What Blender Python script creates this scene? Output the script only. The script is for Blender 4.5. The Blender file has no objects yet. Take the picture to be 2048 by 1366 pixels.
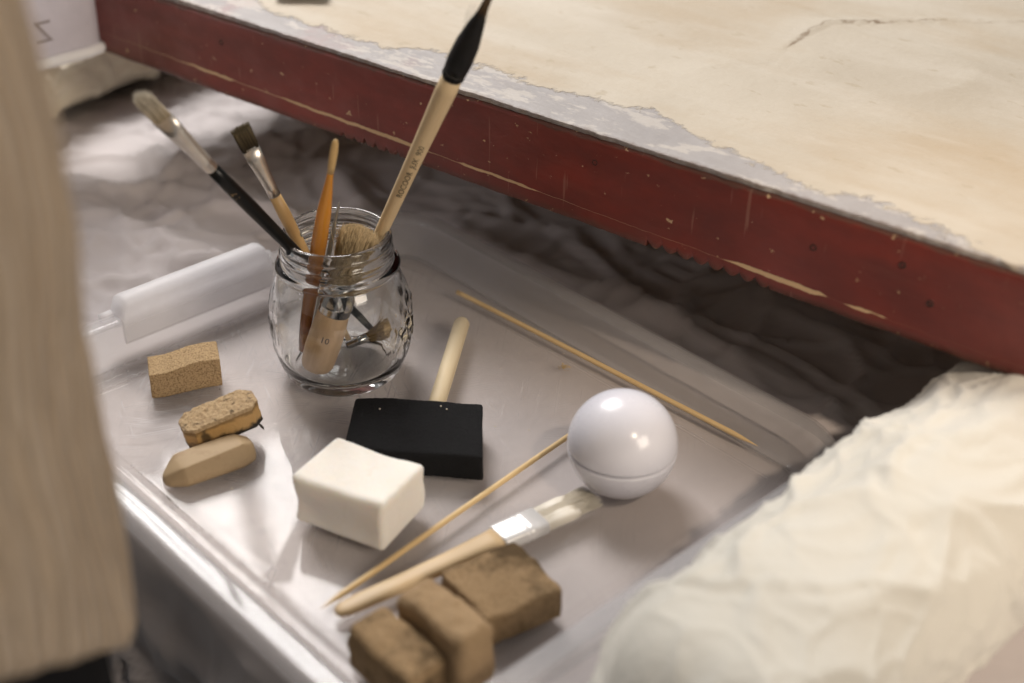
import bpy, bmesh, math, random
from mathutils import Vector, Matrix, noise
random.seed(7)
S = bpy.context.scene
COL = S.collection
R = math.radians

# ------------------------------------------------------------------ camera
cam_d = bpy.data.cameras.new('camera')
cam = bpy.data.objects.new('camera', cam_d); COL.objects.link(cam)
cam.location = (0, 0, 0.40556)
cam.matrix_world = Matrix.Translation((0, 0, 0.40556)) @ Matrix.Rotation(R(90 - 32.5), 4, 'X') @ Matrix.Rotation(R(1.0), 4, 'Z')
cam_d.sensor_width = 36; cam_d.lens = 50
cam_d.clip_start = 0.02; cam_d.clip_end = 50
cam_d.dof.use_dof = True; cam_d.dof.focus_distance = 0.70; cam_d.dof.aperture_fstop = 4.5
S.camera = cam

# ------------------------------------------------------------------ world, lamps, exposure
w = bpy.data.worlds.new('World'); S.world = w; w.use_nodes = True
bg = w.node_tree.nodes['Background']
bg.inputs[0].default_value = (0.80, 0.79, 0.785, 1); bg.inputs[1].default_value = 0.20

def area(name, loc, aim, sx, sy, power, col):
    d = bpy.data.lights.new(name, 'AREA'); d.shape = 'RECTANGLE'; d.size = sx; d.size_y = sy
    d.energy = power; d.color = col
    o = bpy.data.objects.new(name, d); COL.objects.link(o)
    o.location = loc
    o.rotation_euler = (Vector(aim) - Vector(loc)).to_track_quat('-Z', 'Y').to_euler()
    return o
def spot(name, loc, aim, power, col, ang, blend, rad):
    d = bpy.data.lights.new(name, 'SPOT'); d.energy = power; d.color = col
    d.spot_size = R(ang); d.spot_blend = blend; d.shadow_soft_size = rad
    o = bpy.data.objects.new(name, d); COL.objects.link(o); o.location = loc
    o.rotation_euler = (Vector(aim) - Vector(loc)).to_track_quat('-Z', 'Y').to_euler()
    return o
for wx in (-0.27, 0.0, 0.27):      # three tall panes of one window behind and to the left
    area('window_light', (-0.52 + wx*0.94, 1.80 + wx*0.35, 1.55), (-0.05 + wx*0.94, 0.55 + wx*0.35, 0.0), 0.225, 0.95, 16.5, (1.0, 0.97, 0.95))
spot('side_glare_spot', (-1.35, 0.22, 0.55), (-0.36, 0.86, 0.06), 15, (0.98, 0.96, 1.0), 30, 1.0, 0.12)  # added spot, brightens the panel's left end in place of glare
area('fill_light', (1.30, -0.70, 1.05), (0.0, 0.5, 0.0), 0.8, 0.7, 21, (1.0, 0.87, 0.73))  # added soft warm fill from the front right, source unseen
spot('warm_room_lamp', (0.80, -0.72, 1.70), (0.205, 0.510, 0.03), 88, (1.0, 0.82, 0.64), 11.0, 0.8, 0.05)
S.view_settings.view_transform = 'Standard'; S.view_settings.look = 'None'
S.view_settings.exposure = 0.0; S.view_settings.gamma = 1.0
cy = S.cycles
cy.max_bounces = 10; cy.diffuse_bounces = 3; cy.glossy_bounces = 4; cy.transmission_bounces = 10; cy.transparent_max_bounces = 12
cy.use_adaptive_sampling = True; cy.adaptive_threshold = 0.02
cy.caustics_reflective = True; cy.caustics_refractive = True
cy.sample_clamp_indirect = 4.0; cy.blur_glossy = 0.5
cy.use_denoising = True
try: cy.denoiser = 'OPENIMAGEDENOISE'
except Exception: pass

# ------------------------------------------------------------------ object helpers
def tag(o, label, cat=None, group=None, kind=None):
    if label: o['label'] = label
    if cat: o['category'] = cat
    if group: o['group'] = group
    if kind: o['kind'] = kind
    return o
def thing(name, label, cat, loc=(0, 0, 0), rot=None, group=None):
    o = bpy.data.objects.new(name, None); COL.objects.link(o); o.empty_display_size = 0.01
    if isinstance(rot, Matrix): o.matrix_world = Matrix.Translation(loc) @ rot.to_4x4()
    else:
        o.location = loc
        if rot is not None: o.rotation_euler = (0, 0, rot) if not isinstance(rot, tuple) else rot
    tag(o, label, cat, group); return o
def obj(name, vf, mat, parent=None, smooth=True, loc=None, rot=None):
    v, f = vf
    me = bpy.data.meshes.new(name); me.from_pydata([tuple(p) for p in v], [], f); me.update()
    bm = bmesh.new(); bm.from_mesh(me); bmesh.ops.recalc_face_normals(bm, faces=bm.faces); bm.to_mesh(me); bm.free()
    if smooth: me.polygons.foreach_set('use_smooth', [True] * len(me.polygons))
    o = bpy.data.objects.new(name, me); COL.objects.link(o)
    if mat: me.materials.append(mat)
    if parent: o.parent = parent
    if loc: o.location = loc
    if rot is not None: o.rotation_euler = rot
    return o
def sharp(o, ang=40):
    me = o.data
    bm = bmesh.new(); bm.from_mesh(me)
    for e in bm.edges:
        if len(e.link_faces) == 2 and e.calc_face_angle(0) > R(ang): e.smooth = False
    bm.to_mesh(me); bm.free(); return o
def join(*parts):
    V, F = [], []
    for v, f in parts:
        n = len(V); V += list(v); F += [tuple(i + n for i in q) for q in f]
    return V, F
def loft(rings, cap0=True, cap1=True, closed=True):
    n = len(rings[0]); V = [p for r in rings for p in r]; F = []
    for i in range(len(rings) - 1):
        for j in range(n if closed else n - 1):
            k = (j + 1) % n
            F.append((i*n + j, i*n + k, (i+1)*n + k, (i+1)*n + j))
    if cap0: F.append(tuple(range(n))[::-1])
    if cap1: F.append(tuple(range((len(rings)-1)*n, len(rings)*n)))
    return V, F
def ring(z, rx, ry=None, n=32, cx=0, cy=0, p=2.0):
    ry = rx if ry is None else ry; out = []
    for i in range(n):
        a = 2*math.pi*i/n; c, s = math.cos(a), math.sin(a)
        out.append((cx + rx*math.copysign(abs(c)**(2/p), c), cy + ry*math.copysign(abs(s)**(2/p), s), z))
    return out
def lathe(prof, n=48):
    return loft([ring(z, max(r, 1e-5), n=n) for r, z in prof])
def rblock(sx, sy, sz, r=0.001, seg=(24, 24, 12), disp=None):
    """rounded box, base at z=0, subdivided so it can be warped"""
    V, F, idx = [], [], {}
    def vid(p):
        k = tuple(round(c, 6) for c in p)
        if k not in idx: idx[k] = len(V); V.append(p)
        return idx[k]
    h = (sx/2, sy/2, sz/2)
    for ax in range(3):
        a, b = [(1, 2), (2, 0), (0, 1)][ax]
        for sgn in (-1, 1):
            na, nb = seg[a], seg[b]
            g = []
            for i in range(na + 1):
                row = []
                for j in range(nb + 1):
                    p = [0, 0, 0]; p[ax] = sgn*h[ax]; p[a] = -h[a] + 2*h[a]*i/na; p[b] = -h[b] + 2*h[b]*j/nb
                    row.append(vid(tuple(p)))
                g.append(row)
            for i in range(na):
                for j in range(nb):
                    q = (g[i][j], g[i+1][j], g[i+1][j+1], g[i][j+1])
                    F.append(q if sgn > 0 else q[::-1])
    out = []
    for p in V:
        c = [max(-h[k] + r, min(h[k] - r, p[k])) for k in range(3)]
        d = Vector([p[k] - c[k] for k in range(3)])
        q = Vector(c) + (d.normalized()*r if d.length > 1e-9 else d)
        q.z += sz/2
        if disp: q = Vector(disp(q))
        out.append(q)
    return out, F
def tube(path, rad, n=8, closed_caps=True):
    rings = []
    for i, p in enumerate(path):
        p = Vector(p); a = Vector(path[max(0, i-1)]); b = Vector(path[min(len(path)-1, i+1)])
        d = (b - a).normalized(); x = d.orthogonal().normalized() if i == 0 else (px - d*px.dot(d)).normalized()
        px = x; y = d.cross(x); r = rad[i] if isinstance(rad, (list, tuple)) else rad
        rings.append([p + x*r*math.cos(2*math.pi*k/n) + y*r*math.sin(2*math.pi*k/n) for k in range(n)])
    return loft(rings, closed_caps, closed_caps)
def hairs(n, z0, z1, r0, r1, hr=0.00012, lenj=0.12, spread=0.0006, bend=0.0, dome=0.0, seed=1, wild=0.0):
    rng = random.Random(seed); V, F = [], []
    for _ in range(n):
        a = rng.uniform(0, 2*math.pi); q = math.sqrt(rng.random())
        ux, uy = q*math.cos(a), q*math.sin(a)
        L = (z1 - z0)*(1 - lenj*rng.random())*(1 - dome*q*q)
        jx, jy = rng.gauss(0, spread), rng.gauss(0, spread)
        if wild and rng.random() < wild: jx *= 5; jy *= 5
        base = len(V); k = 4
        for i in range(k + 1):
            t = i/k; e = t*t
            x = ux*(r0[0] + (r1[0]-r0[0])*t) + jx*e; y = uy*(r0[1] + (r1[1]-r0[1])*t) + jy*e + bend*e
            rr = hr*(1 - 0.55*t)
            for s in range(3):
                V.append((x + rr*math.cos(2.1*s), y + rr*math.sin(2.1*s), z0 + L*t))
        for i in range(k):
            for s in range(3):
                F.append((base+i*3+s, base+i*3+(s+1) % 3, base+(i+1)*3+(s+1) % 3, base+(i+1)*3+s))
        F.append((base+k*3, base+k*3+1, base+k*3+2))
    return V, F
def text_vf(s, size):
    cu = bpy.data.curves.new('t', 'FONT'); cu.body = s; cu.size = size; cu.align_x = 'CENTER'; cu.align_y = 'CENTER'; cu.resolution_u = 3
    o = bpy.data.objects.new('t', cu); COL.objects.link(o)
    dg = bpy.context.evaluated_depsgraph_get(); me = o.evaluated_get(dg).to_mesh()
    v = [tuple(p.co) for p in me.vertices]; f = [tuple(p.vertices) for p in me.polygons]
    o.evaluated_get(dg).to_mesh_clear(); bpy.data.objects.remove(o); bpy.data.curves.remove(cu)
    return v, f
def fbm(p, oct=4, H=0.9):
    return noise.fractal(Vector(p), H, 2.0, oct)
def crumple(p, w=0.11):
    d = noise.voronoi(Vector(p))[0]
    return math.exp(-((d[1] - d[0])/w)**2)
def ridge(p):
    return 1 - abs(noise.noise(Vector(p)))*2

# ------------------------------------------------------------------ material helpers
class M:
    def __init__(s, name):
        s.m = bpy.data.materials.new(name); s.m.use_nodes = True; s.t = s.m.node_tree
        s.b = s.t.nodes['Principled BSDF']; s.out = s.t.nodes['Material Output']
        s.co = s.t.nodes.new('ShaderNodeTexCoord').outputs['Object']
    def n(s, kind, **kw):
        x = s.t.nodes.new('ShaderNode' + kind)
        for k, v in kw.items(): setattr(x, k, v)
        return x
    def lk(s, a, b): s.t.links.new(a, b)
    def put(s, sock, v):
        if isinstance(v, bpy.types.NodeSocket): s.lk(v, sock)
        elif isinstance(v, (tuple, list)) and len(v) == 3 and sock.type == 'RGBA': sock.default_value = (*v, 1)
        else: sock.default_value = v
    def set(s, **kw):
        names = dict(col='Base Color', rough='Roughness', metal='Metallic', spec='Specular IOR Level', trans='Transmission Weight', ior='IOR', coat='Coat Weight', coatr='Coat Roughness', sss='Subsurface Weight', sheen='Sheen Weight', normal='Normal')
        for k, v in kw.items(): s.put(s.b.inputs[names[k]], v)
        return s
    def map(s, scale=(1, 1, 1), rot=(0, 0, 0), loc=(0, 0, 0), vec=None):
        x = s.n('Mapping'); s.lk(vec or s.co, x.inputs[0]); x.inputs['Scale'].default_value = scale; x.inputs['Rotation'].default_value = rot; x.inputs['Location'].default_value = loc
        return x.outputs[0]
    def noise(s, scale, detail=4, rough=0.55, vec=None, dist=0.0, color=False):
        x = s.n('TexNoise'); s.lk(vec or s.co, x.inputs['Vector']); x.inputs['Scale'].default_value = scale; x.inputs['Detail'].default_value = detail; x.inputs['Roughness'].default_value = rough; x.inputs['Distortion'].default_value = dist
        return x.outputs['Color' if color else 'Fac']
    def vor(s, scale, vec=None, feat='F1'):
        x = s.n('TexVoronoi', feature=feat); s.lk(vec or s.co, x.inputs['Vector']); x.inputs['Scale'].default_value = scale
        return x.outputs['Distance']
    def ramp(s, fac, stops, interp='LINEAR'):
        x = s.n('ValToRGB'); s.lk(fac, x.inputs[0]); cr = x.color_ramp; cr.interpolation = interp
        while len(cr.elements) < len(stops): cr.elements.new(0.5)
        for e, (p, c) in zip(cr.elements, stops):
            e.position = p; e.color = (c, c, c, 1) if isinstance(c, (int, float)) else (*c, 1)
        return x.outputs[0]
    def mix(s, fac, a, b, blend='MIX'):
        x = s.n('Mix', data_type='RGBA', blend_type=blend); s.put(x.inputs[0], fac); s.put(x.inputs[6], a); s.put(x.inputs[7], b)
        return x.outputs[2]
    def math(s, op, a, b=0.0, c=0.0):
        x = s.n('Math', operation=op); s.put(x.inputs[0], a); s.put(x.inputs[1], b); s.put(x.inputs[2], c)
        return x.outputs[0]
    def sep(s, vec=None):
        x = s.n('SeparateXYZ'); s.lk(vec or s.co, x.inputs[0]); return x.outputs
    def bump(s, h, strength=0.3, dist=0.001):
        x = s.n('Bump'); s.lk(h, x.inputs['Height']); x.inputs['Strength'].default_value = strength; x.inputs['Distance'].default_value = dist
        s.lk(x.outputs[0], s.b.inputs['Normal']); return x.outputs[0]

def plain(name, col, rough=0.5, var=0.12, scale=80, bump=0.0, metal=0.0, spec=0.5, bs=400):
    m = M(name)
    c = m.mix(m.noise(scale, 5), tuple(k*(1-var) for k in col), tuple(min(1, k*(1+var)) for k in col))
    m.set(col=c, rough=rough, metal=metal, spec=spec)
    if bump: m.bump(m.noise(bs, 4), bump, 0.0006)
    return m.m

def wood(name, a, b, rough=0.55, scale=(260, 260, 14), bump=0.15):
    m = M(name)
    g = m.noise(1.0, 5, 0.6, vec=m.map(scale), dist=0.4)
    g2 = m.noise(60, 3)
    m.set(col=m.mix(m.math('MULTIPLY', g, m.math('ADD', g2, 0.55)), a, b), rough=rough)
    m.bump(g, bump, 0.0005); return m.m

# table cloth
m = M('lilac_sheet')
big = m.noise(7, 3); fine = m.noise(60, 6, 0.65)
c = m.mix(big, (0.53, 0.485, 0.477), (0.62, 0.57, 0.557))
c = m.mix(m.math('MULTIPLY', fine, 0.35), c, (0.46, 0.41, 0.395))
m.set(col=c, rough=0.72, spec=0.3, sheen=0.15)
m.bump(m.math('ADD', m.math('MULTIPLY', m.noise(35, 3), 0.8), m.math('MULTIPLY', m.noise(1600, 2), 0.1)), 0.3, 0.002); MAT_CLOTH = m.m

# translucent plastic (tray, box): clear film with some milk and a glossy skin
def plastic(name, milk, tint, rough, scratch=0.0, gloss=0.6, milkcol=(0.87, 0.86, 0.87)):
    m = M(name); t = m.t
    t.nodes.remove(m.b)
    tr = m.n('BsdfTransparent'); tr.inputs[0].default_value = (*tint, 1)
    df = m.n('BsdfDiffuse'); df.inputs[0].default_value = (*milkcol, 1)
    tl = m.n('BsdfTranslucent'); tl.inputs[0].default_value = (*milkcol, 1)
    mk = m.n('MixShader'); mk.inputs[0].default_value = 0.5; m.lk(df.outputs[0], mk.inputs[1]); m.lk(tl.outputs[0], mk.inputs[2])
    body = m.n('MixShader')
    haze = m.math('ADD', milk*0.75, m.math('MULTIPLY', m.noise(30, 5), milk*0.5))
    rg = m.math('ADD', rough*0.6, m.math('MULTIPLY', m.noise(45, 5), rough*0.8))
    if scratch:
        tot = None
        for k, (ang, fx, fy, th) in enumerate([(0.35, 28, 1500, 0.665), (-0.6, 22, 1300, 0.67), (1.35, 35, 1700, 0.665), (-1.15, 25, 1400, 0.67), (0.85, 18, 1200, 0.675), (2.3, 40, 1600, 0.67)]):
            v = m.map((fx, fy, 1), loc=(k*3.1, k*1.7, 0), vec=m.map(rot=(0, 0, ang), vec=m.mix(0.004, m.co, m.noise(9, 2, color=True))))
            line = m.ramp(m.noise(1.0, 1, 0.5, vec=v), [(th, 0), (th+0.03, 1)])
            line = m.math('MULTIPLY', line, m.ramp(m.noise(26, 3, vec=m.map(loc=(k*7, k*5, 0))), [(0.46, 0), (0.56, 1)]))
            tot = line if tot is None else m.math('MAXIMUM', tot, line)
        sx = m.sep()
        dcorner = m.n('VectorMath', operation='DISTANCE'); m.lk(m.co, dcorner.inputs[0]); dcorner.inputs[1].default_value = (-0.11, -0.085, 0.003)
        prox = m.ramp(m.math('MULTIPLY', dcorner.outputs['Value'], 4.0), [(0.0, 1.0), (0.42, 0.45), (1.0, 0.10)])
        sc_ = m.math('MULTIPLY', m.math('MULTIPLY', tot, prox), scratch)
        haze = m.math('ADD', haze, m.math('ADD', sc_, m.math('MULTIPLY', m.math('MULTIPLY', prox, m.noise(14, 5)), 0.07)))
    m.put(body.inputs[0], haze); m.lk(tr.outputs[0], body.inputs[1]); m.lk(mk.outputs[0], body.inputs[2])
    gl = m.n('BsdfGlossy'); m.put(gl.inputs['Roughness'], rg)
    fr = m.n('Fresnel'); gm = m.n('NewGeometry'); m.put(fr.inputs[0], m.math('ADD', 1.42, m.math('MULTIPLY', gm.outputs['Backfacing'], 1/1.42 - 1.42)))
    top = m.n('MixShader'); m.put(top.inputs[0], m.math('MULTIPLY', fr.outputs[0], gloss)); m.lk(body.outputs[0], top.inputs[1]); m.lk(gl.outputs[0], top.inputs[2])
    m.lk(top.outputs[0], m.out.inputs[0])
    return m.m
MAT_TRAY_FLOOR = plastic('clear_scratched_plastic', 0.065, (0.97, 0.965, 0.96), 0.06, scratch=0.6, gloss=0.32)
MAT_TRAY_WALL = plastic('milky_plastic', 0.21, (0.97, 0.97, 0.97), 0.09, gloss=0.55)
MAT_TRAY_CLIP = plastic('milky_clip_plastic', 0.62, (0.95, 0.95, 0.96), 0.4, gloss=0.4, milkcol=(0.93, 0.92, 0.93))
MAT_BOX = plastic('white_box_plastic', 0.85, (0.9, 0.9, 0.92), 0.3, gloss=0.5, milkcol=(0.88, 0.85, 0.87))

# jar glass
m = M('jar_glass'); m.set(col=(0.985, 0.995, 0.99), rough=0.0, trans=1.0, ior=1.47); MAT_GLASS = m.m
# amber acrylic
m = M('amber_acrylic')
m.set(col=m.mix(m.ramp(m.sep()[2], [(0.055, 0.0), (0.095, 1.0)]), (0.30, 0.10, 0.02), (0.80, 0.36, 0.05)), rough=0.16, trans=0.35, ior=1.45, sss=0.0); MAT_AMBER = m.m

# cream panel top
m = M('flaking_cream_paint')
X, Y, Z = m.sep()
n1 = m.noise(24, 6, 0.6); n2 = m.noise(9, 4); n3 = m.noise(150, 5, 0.6)
cream = m.mix(m.ramp(n2, [(0.3, 0), (0.7, 1)]), (0.48, 0.42, 0.335), (0.55, 0.49, 0.40))
stain = m.ramp(m.noise(5.5, 6, 0.6, vec=m.map((1.0, 2.2, 1), (0, 0, 0.3), (3, 1, 0))), [(0.46, 0), (0.70, 1)])
cream = m.mix(m.math('MULTIPLY', stain, 0.8), cream, (0.44, 0.345, 0.235))
cream = m.mix(m.math('MULTIPLY', m.ramp(m.noise(1.0, 6, 0.65, vec=m.map((9, 34, 1), (0, 0, 0.2), (2, 8, 0))), [(0.5, 0), (0.7, 1)]), 0.4), cream, (0.60, 0.545, 0.465))
specks = m.ramp(m.noise(130, 3, 0.5, vec=m.map((0.6, 1.0, 1))), [(0.665, 0), (0.72, 1)])
cream = m.mix(m.math('MULTIPLY', specks, 0.45), cream, (0.40, 0.33, 0.23))
# width of the lost edge strip changes along the board
wid = m.ramp(m.math('DIVIDE', X, 0.62), [(0.0, 0.55), (0.12, 0.62), (0.2, 0.42), (0.33, 0.40), (0.40, 0.55), (0.5, 0.50), (0.6, 0.68), (0.68, 0.37), (0.8, 0.24), (0.86, 0.12), (1.0, 0.12)])
dist = m.math('ADD', Y, m.math('MULTIPLY', m.math('SUBTRACT', n1, 0.5), 0.036))
dist = m.math('ADD', dist, m.math('MULTIPLY', m.math('SUBTRACT', n3, 0.5), 0.022))
edge = m.math('SUBTRACT', m.math('MULTIPLY', wid, 0.056), dist)
lost = m.ramp(m.math('ADD', m.math('MULTIPLY', edge, 120), 0.5), [(0.28, 0), (0.72, 1)])
rim = m.ramp(m.math('ADD', m.math('MULTIPLY', edge, 120), 0.5), [(0.40, 0), (0.47, 1), (0.55, 0)])
grey = m.mix(m.noise(40, 5), (0.30, 0.28, 0.275), (0.42, 0.39, 0.375))
mauve = m.ramp(m.noise(20, 4, vec=m.map((1, 1, 1), loc=(5, 2, 0))), [(0.5, 0), (0.62, 1)])
leftm = m.ramp(m.math('DIVIDE', X, 0.5), [(0.30, 1), (0.62, 0)])
grey = m.mix(m.math('MULTIPLY', mauve, m.math('MULTIPLY', leftm, 0.9)), grey, (0.36, 0.24, 0.23))
chips = m.ramp(m.noise(55, 6, 0.65, vec=m.map((0.6, 1.3, 1), loc=(1, 7, 0))), [(0.52, 0), (0.57, 1)])
grey = m.mix(m.math('MULTIPLY', chips, 0.55), grey, (0.58, 0.53, 0.47))
col = m.mix(lost, cream, grey)
col = m.mix(m.math('MULTIPLY', rim, 0.18), col, (0.45, 0.36, 0.25))
# grimy worn arris at the very edge
arr = m.ramp(m.math('ADD', m.math('MULTIPLY', Y, 60), m.math('MULTIPLY', m.noise(220, 4), 0.35)), [(0.18, 1), (0.36, 0)])
col = m.mix(m.math('MULTIPLY', arr, 0.75), col, (0.16, 0.11, 0.085))
yy = m.math('DIVIDE', m.math('SUBTRACT', Y, 0.16), 0.09)
cxn = m.math('ADD', m.math('ADD', 0.386, m.math('MULTIPLY', m.math('MULTIPLY', yy, yy), 0.05)), m.math('MULTIPLY', m.math('SUBTRACT', m.noise(26, 4, 0.6), 0.5), 0.03))
cd = m.math('ABSOLUTE', m.math('SUBTRACT', X, cxn))
cm = m.math('MULTIPLY', m.ramp(m.math('MULTIPLY', cd, 430), [(0.0, 1), (0.25, 0.75), (0.6, 0.0)]), m.ramp(m.math('MULTIPLY', Y, 2.0), [(0.27, 0), (0.32, 1), (0.50, 1), (0.60, 0)]))
col = m.mix(m.math('MULTIPLY', cm, m.ramp(m.noise(60, 3), [(0.40, 0.1), (0.62, 0.75)])), col, (0.15, 0.085, 0.04))
m.set(col=col, rough=m.ramp(lost, [(0, 0.68), (1, 0.55)]), spec=0.3)
h = m.math('SUBTRACT', m.math('ADD', m.math('MULTIPLY', n3, 0.25), m.math('ADD', m.math('MULTIPLY', m.noise(14, 5), 0.8), m.math('MULTIPLY', m.noise(1.0, 5, 0.6, vec=m.map((16, 42, 1), (0, 0, 0.25))), 0.7))), m.math('MULTIPLY', lost, 0.5))
m.bump(h, 0.6, 0.004); MAT_CREAM = m.m

# red painted rail
m = M('worn_red_paint')
X, Y, Z = m.sep()
v1 = m.noise(9, 5, 0.6, vec=m.map((1, 1, 2.5))); v2 = m.noise(75, 5, 0.6, vec=m.map((0.5, 1, 1)))
red = m.mix(m.ramp(v1, [(0.3, 0), (0.7, 1)]), (0.115, 0.018, 0.013), (0.235, 0.028, 0.016))
red = m.mix(m.math('MULTIPLY', m.ramp(v2, [(0.42, 0), (0.66, 1)]), 0.35), red, (0.080, 0.018, 0.014))
gr = m.noise(1.0, 6, 0.7, vec=m.map((16, 1, 190)))
red = m.mix(m.math('MULTIPLY', m.ramp(gr, [(0.55, 0), (0.75, 1)]), 0.16), red, (0.30, 0.10, 0.07))
dusty_glare = m.ramp(m.noise(30, 6, 0.65, vec=m.map((0.7, 1, 1), loc=(4, 0, 1))), [(0.5, 0), (0.8, 1)])
glare_film = m.ramp(m.math('DIVIDE', X, 0.6), [(0.05, 0.75), (0.35, 0.45), (0.6, 0.12)])  # pinkish side glare painted in with the dust, fading to the right
red = m.mix(m.math('MULTIPLY', m.math('ADD', m.math('MULTIPLY', dusty_glare, 0.5), 0.3), glare_film), red, (0.33, 0.17, 0.155))
# brown primer at the top arris and along the bottom
topw = m.ramp(m.math('ADD', m.math('MULTIPLY', Z, 20), m.math('MULTIPLY', m.noise(60, 5), 0.16)), [(0.98, 0), (1.06, 1)])
red = m.mix(m.math('MULTIPLY', topw, 0.8), red, (0.11, 0.055, 0.04))
botw = m.ramp(m.math('ADD', m.math('MULTIPLY', Z, 20), m.math('MULTIPLY', m.noise(80, 5), 0.12)), [(0.05, 1), (0.16, 0)])
red = m.mix(m.math('MULTIPLY', botw, 0.75), red, (0.10, 0.05, 0.03))
# long scratch down to bare ground
target = m.math('ADD', 0.0129, m.math('MULTIPLY', X, -0.0115))
wob = m.math('MULTIPLY', m.math('SUBTRACT', m.noise(90, 4), 0.5), 0.0022)
dz = m.math('ABSOLUTE', m.math('SUBTRACT', m.math('ADD', Z, wob), target))
pres = m.ramp(m.math('DIVIDE', X, 0.60), [(0, 0.0), (0.12, 0.15), (0.15, 0.62), (0.19, 0.62), (0.20, 0.1), (0.26, 0.15), (0.275, 0.55), (0.41, 0.75), (0.43, 0.50), (0.445, 0.1), (0.475, 0.1), (0.48, 0.55), (0.545, 0.50), (0.56, 0.05), (0.735, 0.03), (0.755, 0.75), (0.80, 0.95), (0.818, 0.75), (0.824, 0.0), (0.838, 0.0), (0.845, 0.6), (0.855, 0.65), (0.862, 0.02), (0.866, 0.55), (0.869, 0.0)])
halfw = m.math('MULTIPLY', m.math('MULTIPLY', pres, m.math('ADD', 0.35, m.noise(220, 3))), 0.0017)
scr = m.ramp(m.math('ADD', m.math('MULTIPLY', m.math('SUBTRACT', halfw, dz), 3000), 0.5), [(0.3, 0), (0.7, 1)])
chip2 = m.ramp(m.noise(210, 4, 0.6, vec=m.map((0.7, 1, 1), loc=(9, 3, 2))), [(0.665, 0), (0.69, 1)])
ec = m.ramp(m.math('ADD', m.math('MULTIPLY', Z, 20), m.math('MULTIPLY', m.noise(90, 6, 0.7, vec=m.map((0.5, 1, 1))), 0.45)), [(1.17, 0), (1.21, 1)])
bare = m.math('MAXIMUM', scr, m.math('MAXIMUM', chip2, m.math('MULTIPLY', ec, m.ramp(m.math('DIVIDE', X, 0.6), [(0.55, 0.35), (0.75, 1)]))))
red = m.mix(bare, red, (0.62, 0.43, 0.24))
# hairline scratches
hs = m.ramp(m.noise(1.0, 2, vec=m.map((260, 1, 18), (0, 0.5, 0)), dist=0.2), [(0.66, 0), (0.70, 1)])
red = m.mix(m.math('MULTIPLY', hs, 0.3), red, (0.45, 0.25, 0.18))
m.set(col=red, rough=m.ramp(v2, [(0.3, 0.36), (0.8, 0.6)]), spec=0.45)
m.bump(m.math('SUBTRACT', m.math('ADD', v1, m.math('MULTIPLY', v2, 0.35)), m.math('MULTIPLY', bare, 0.5)), 0.5, 0.002); MAT_RED = m.m

MAT_HOLE = plain('nail_hole_dark', (0.02, 0.014, 0.01), 0.8)  # near-black discs paint in the dark inside of the nail holes
# muslin bolsters
def muslin(name, a, b):
    m = M(name)
    m.set(col=m.mix(m.noise(16, 4), a, b), rough=0.85, spec=0.2, sheen=0.2)
    m.bump(m.math('ADD', m.math('ADD', m.math('MULTIPLY', m.noise(30, 4, 0.55), 0.8), m.math('MULTIPLY', m.noise(110, 4, 0.6, dist=0.8), 0.25)), m.math('MULTIPLY', m.noise(1600, 2), 0.07)), 0.45, 0.004); return m.m
MAT_MUSLIN = muslin('cream_muslin', (0.565, 0.54, 0.475), (0.63, 0.605, 0.54))
MAT_MUSLIN2 = muslin('aged_muslin', (0.68, 0.60, 0.45), (0.78, 0.71, 0.57))

# sponges and erasers
def porous(name, a, b, pore, scale=900, dark=0.6, bump=0.9, rough=0.9, patch=None, pscale=90, pth=(0.52, 0.66)):
    m = M(name)
    n = m.noise(scale, 4, 0.7); v = m.vor(scale*0.9)
    c = m.mix(m.noise(40, 4), a, b)
    pm = m.ramp(n, [(0.36, 1), (0.52, 0)])
    c = m.mix(m.math('MULTIPLY', pm, dark), c, pore)
    if patch:
        pt = m.ramp(m.noise(pscale, 6, 0.65, vec=m.map(loc=(3, 5, 2))), [(pth[0], 0), (pth[1], 1)])
        c = m.mix(m.math('MULTIPLY', pt, 0.9), c, patch)
    m.set(col=c, rough=rough, spec=0.2)
    m.bump(m.math('ADD', n, m.math('MULTIPLY', v, 0.4)), bump, 0.0008); return m.m
MAT_BROWN_SPONGE = porous('tan_pumice_sponge', (0.43, 0.30, 0.16), (0.52, 0.37, 0.21), (0.13, 0.07, 0.03), 1150, 0.85)
MAT_SLAB_TOP = porous('grimy_eraser_face', (0.50, 0.37, 0.22), (0.40, 0.28, 0.16), (0.20, 0.12, 0.06), 600, 0.5, 0.8, patch=(0.05, 0.035, 0.02), pscale=260, pth=(0.56, 0.66))
m = M('amber_eraser_side')
n = m.noise(130, 5, 0.6); X, Y, Z = m.sep()
c = m.mix(m.noise(70, 4), (0.42, 0.235, 0.075), (0.56, 0.36, 0.15))
low = m.ramp(m.math('ADD', m.math('MULTIPLY', Z, 70), m.math('MULTIPLY', n, 0.9)), [(0.62, 1), (0.82, 0)])
end = m.ramp(m.math('ADD', m.math('MULTIPLY', m.math('ABSOLUTE', m.math('ADD', X, 0.0105)), -170), m.math('MULTIPLY', n, 1.6)), [(0.35, 0), (0.7, 1)])
upp = m.ramp(m.math('ADD', m.math('MULTIPLY', Z, 70), m.math('MULTIPLY', n, 0.5)), [(0.90, 0), (1.02, 1)])
grime = m.math('MAXIMUM', low, m.math('MAXIMUM', m.math('MULTIPLY', end, 0.8), m.math('MULTIPLY', upp, 0.5)))
m.set(col=m.mix(grime, c, (0.018, 0.012, 0.007)), rough=0.6); m.bump(m.noise(500, 4), 0.4, 0.0006); MAT_SLAB = m.m
MAT_POINT = porous('worn_tan_eraser', (0.35, 0.25, 0.145), (0.42, 0.31, 0.185), (0.36, 0.26, 0.15), 350, 0.35, 0.12, 0.6, patch=(0.24, 0.15, 0.075), pscale=75, pth=(0.55, 0.75))
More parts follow.
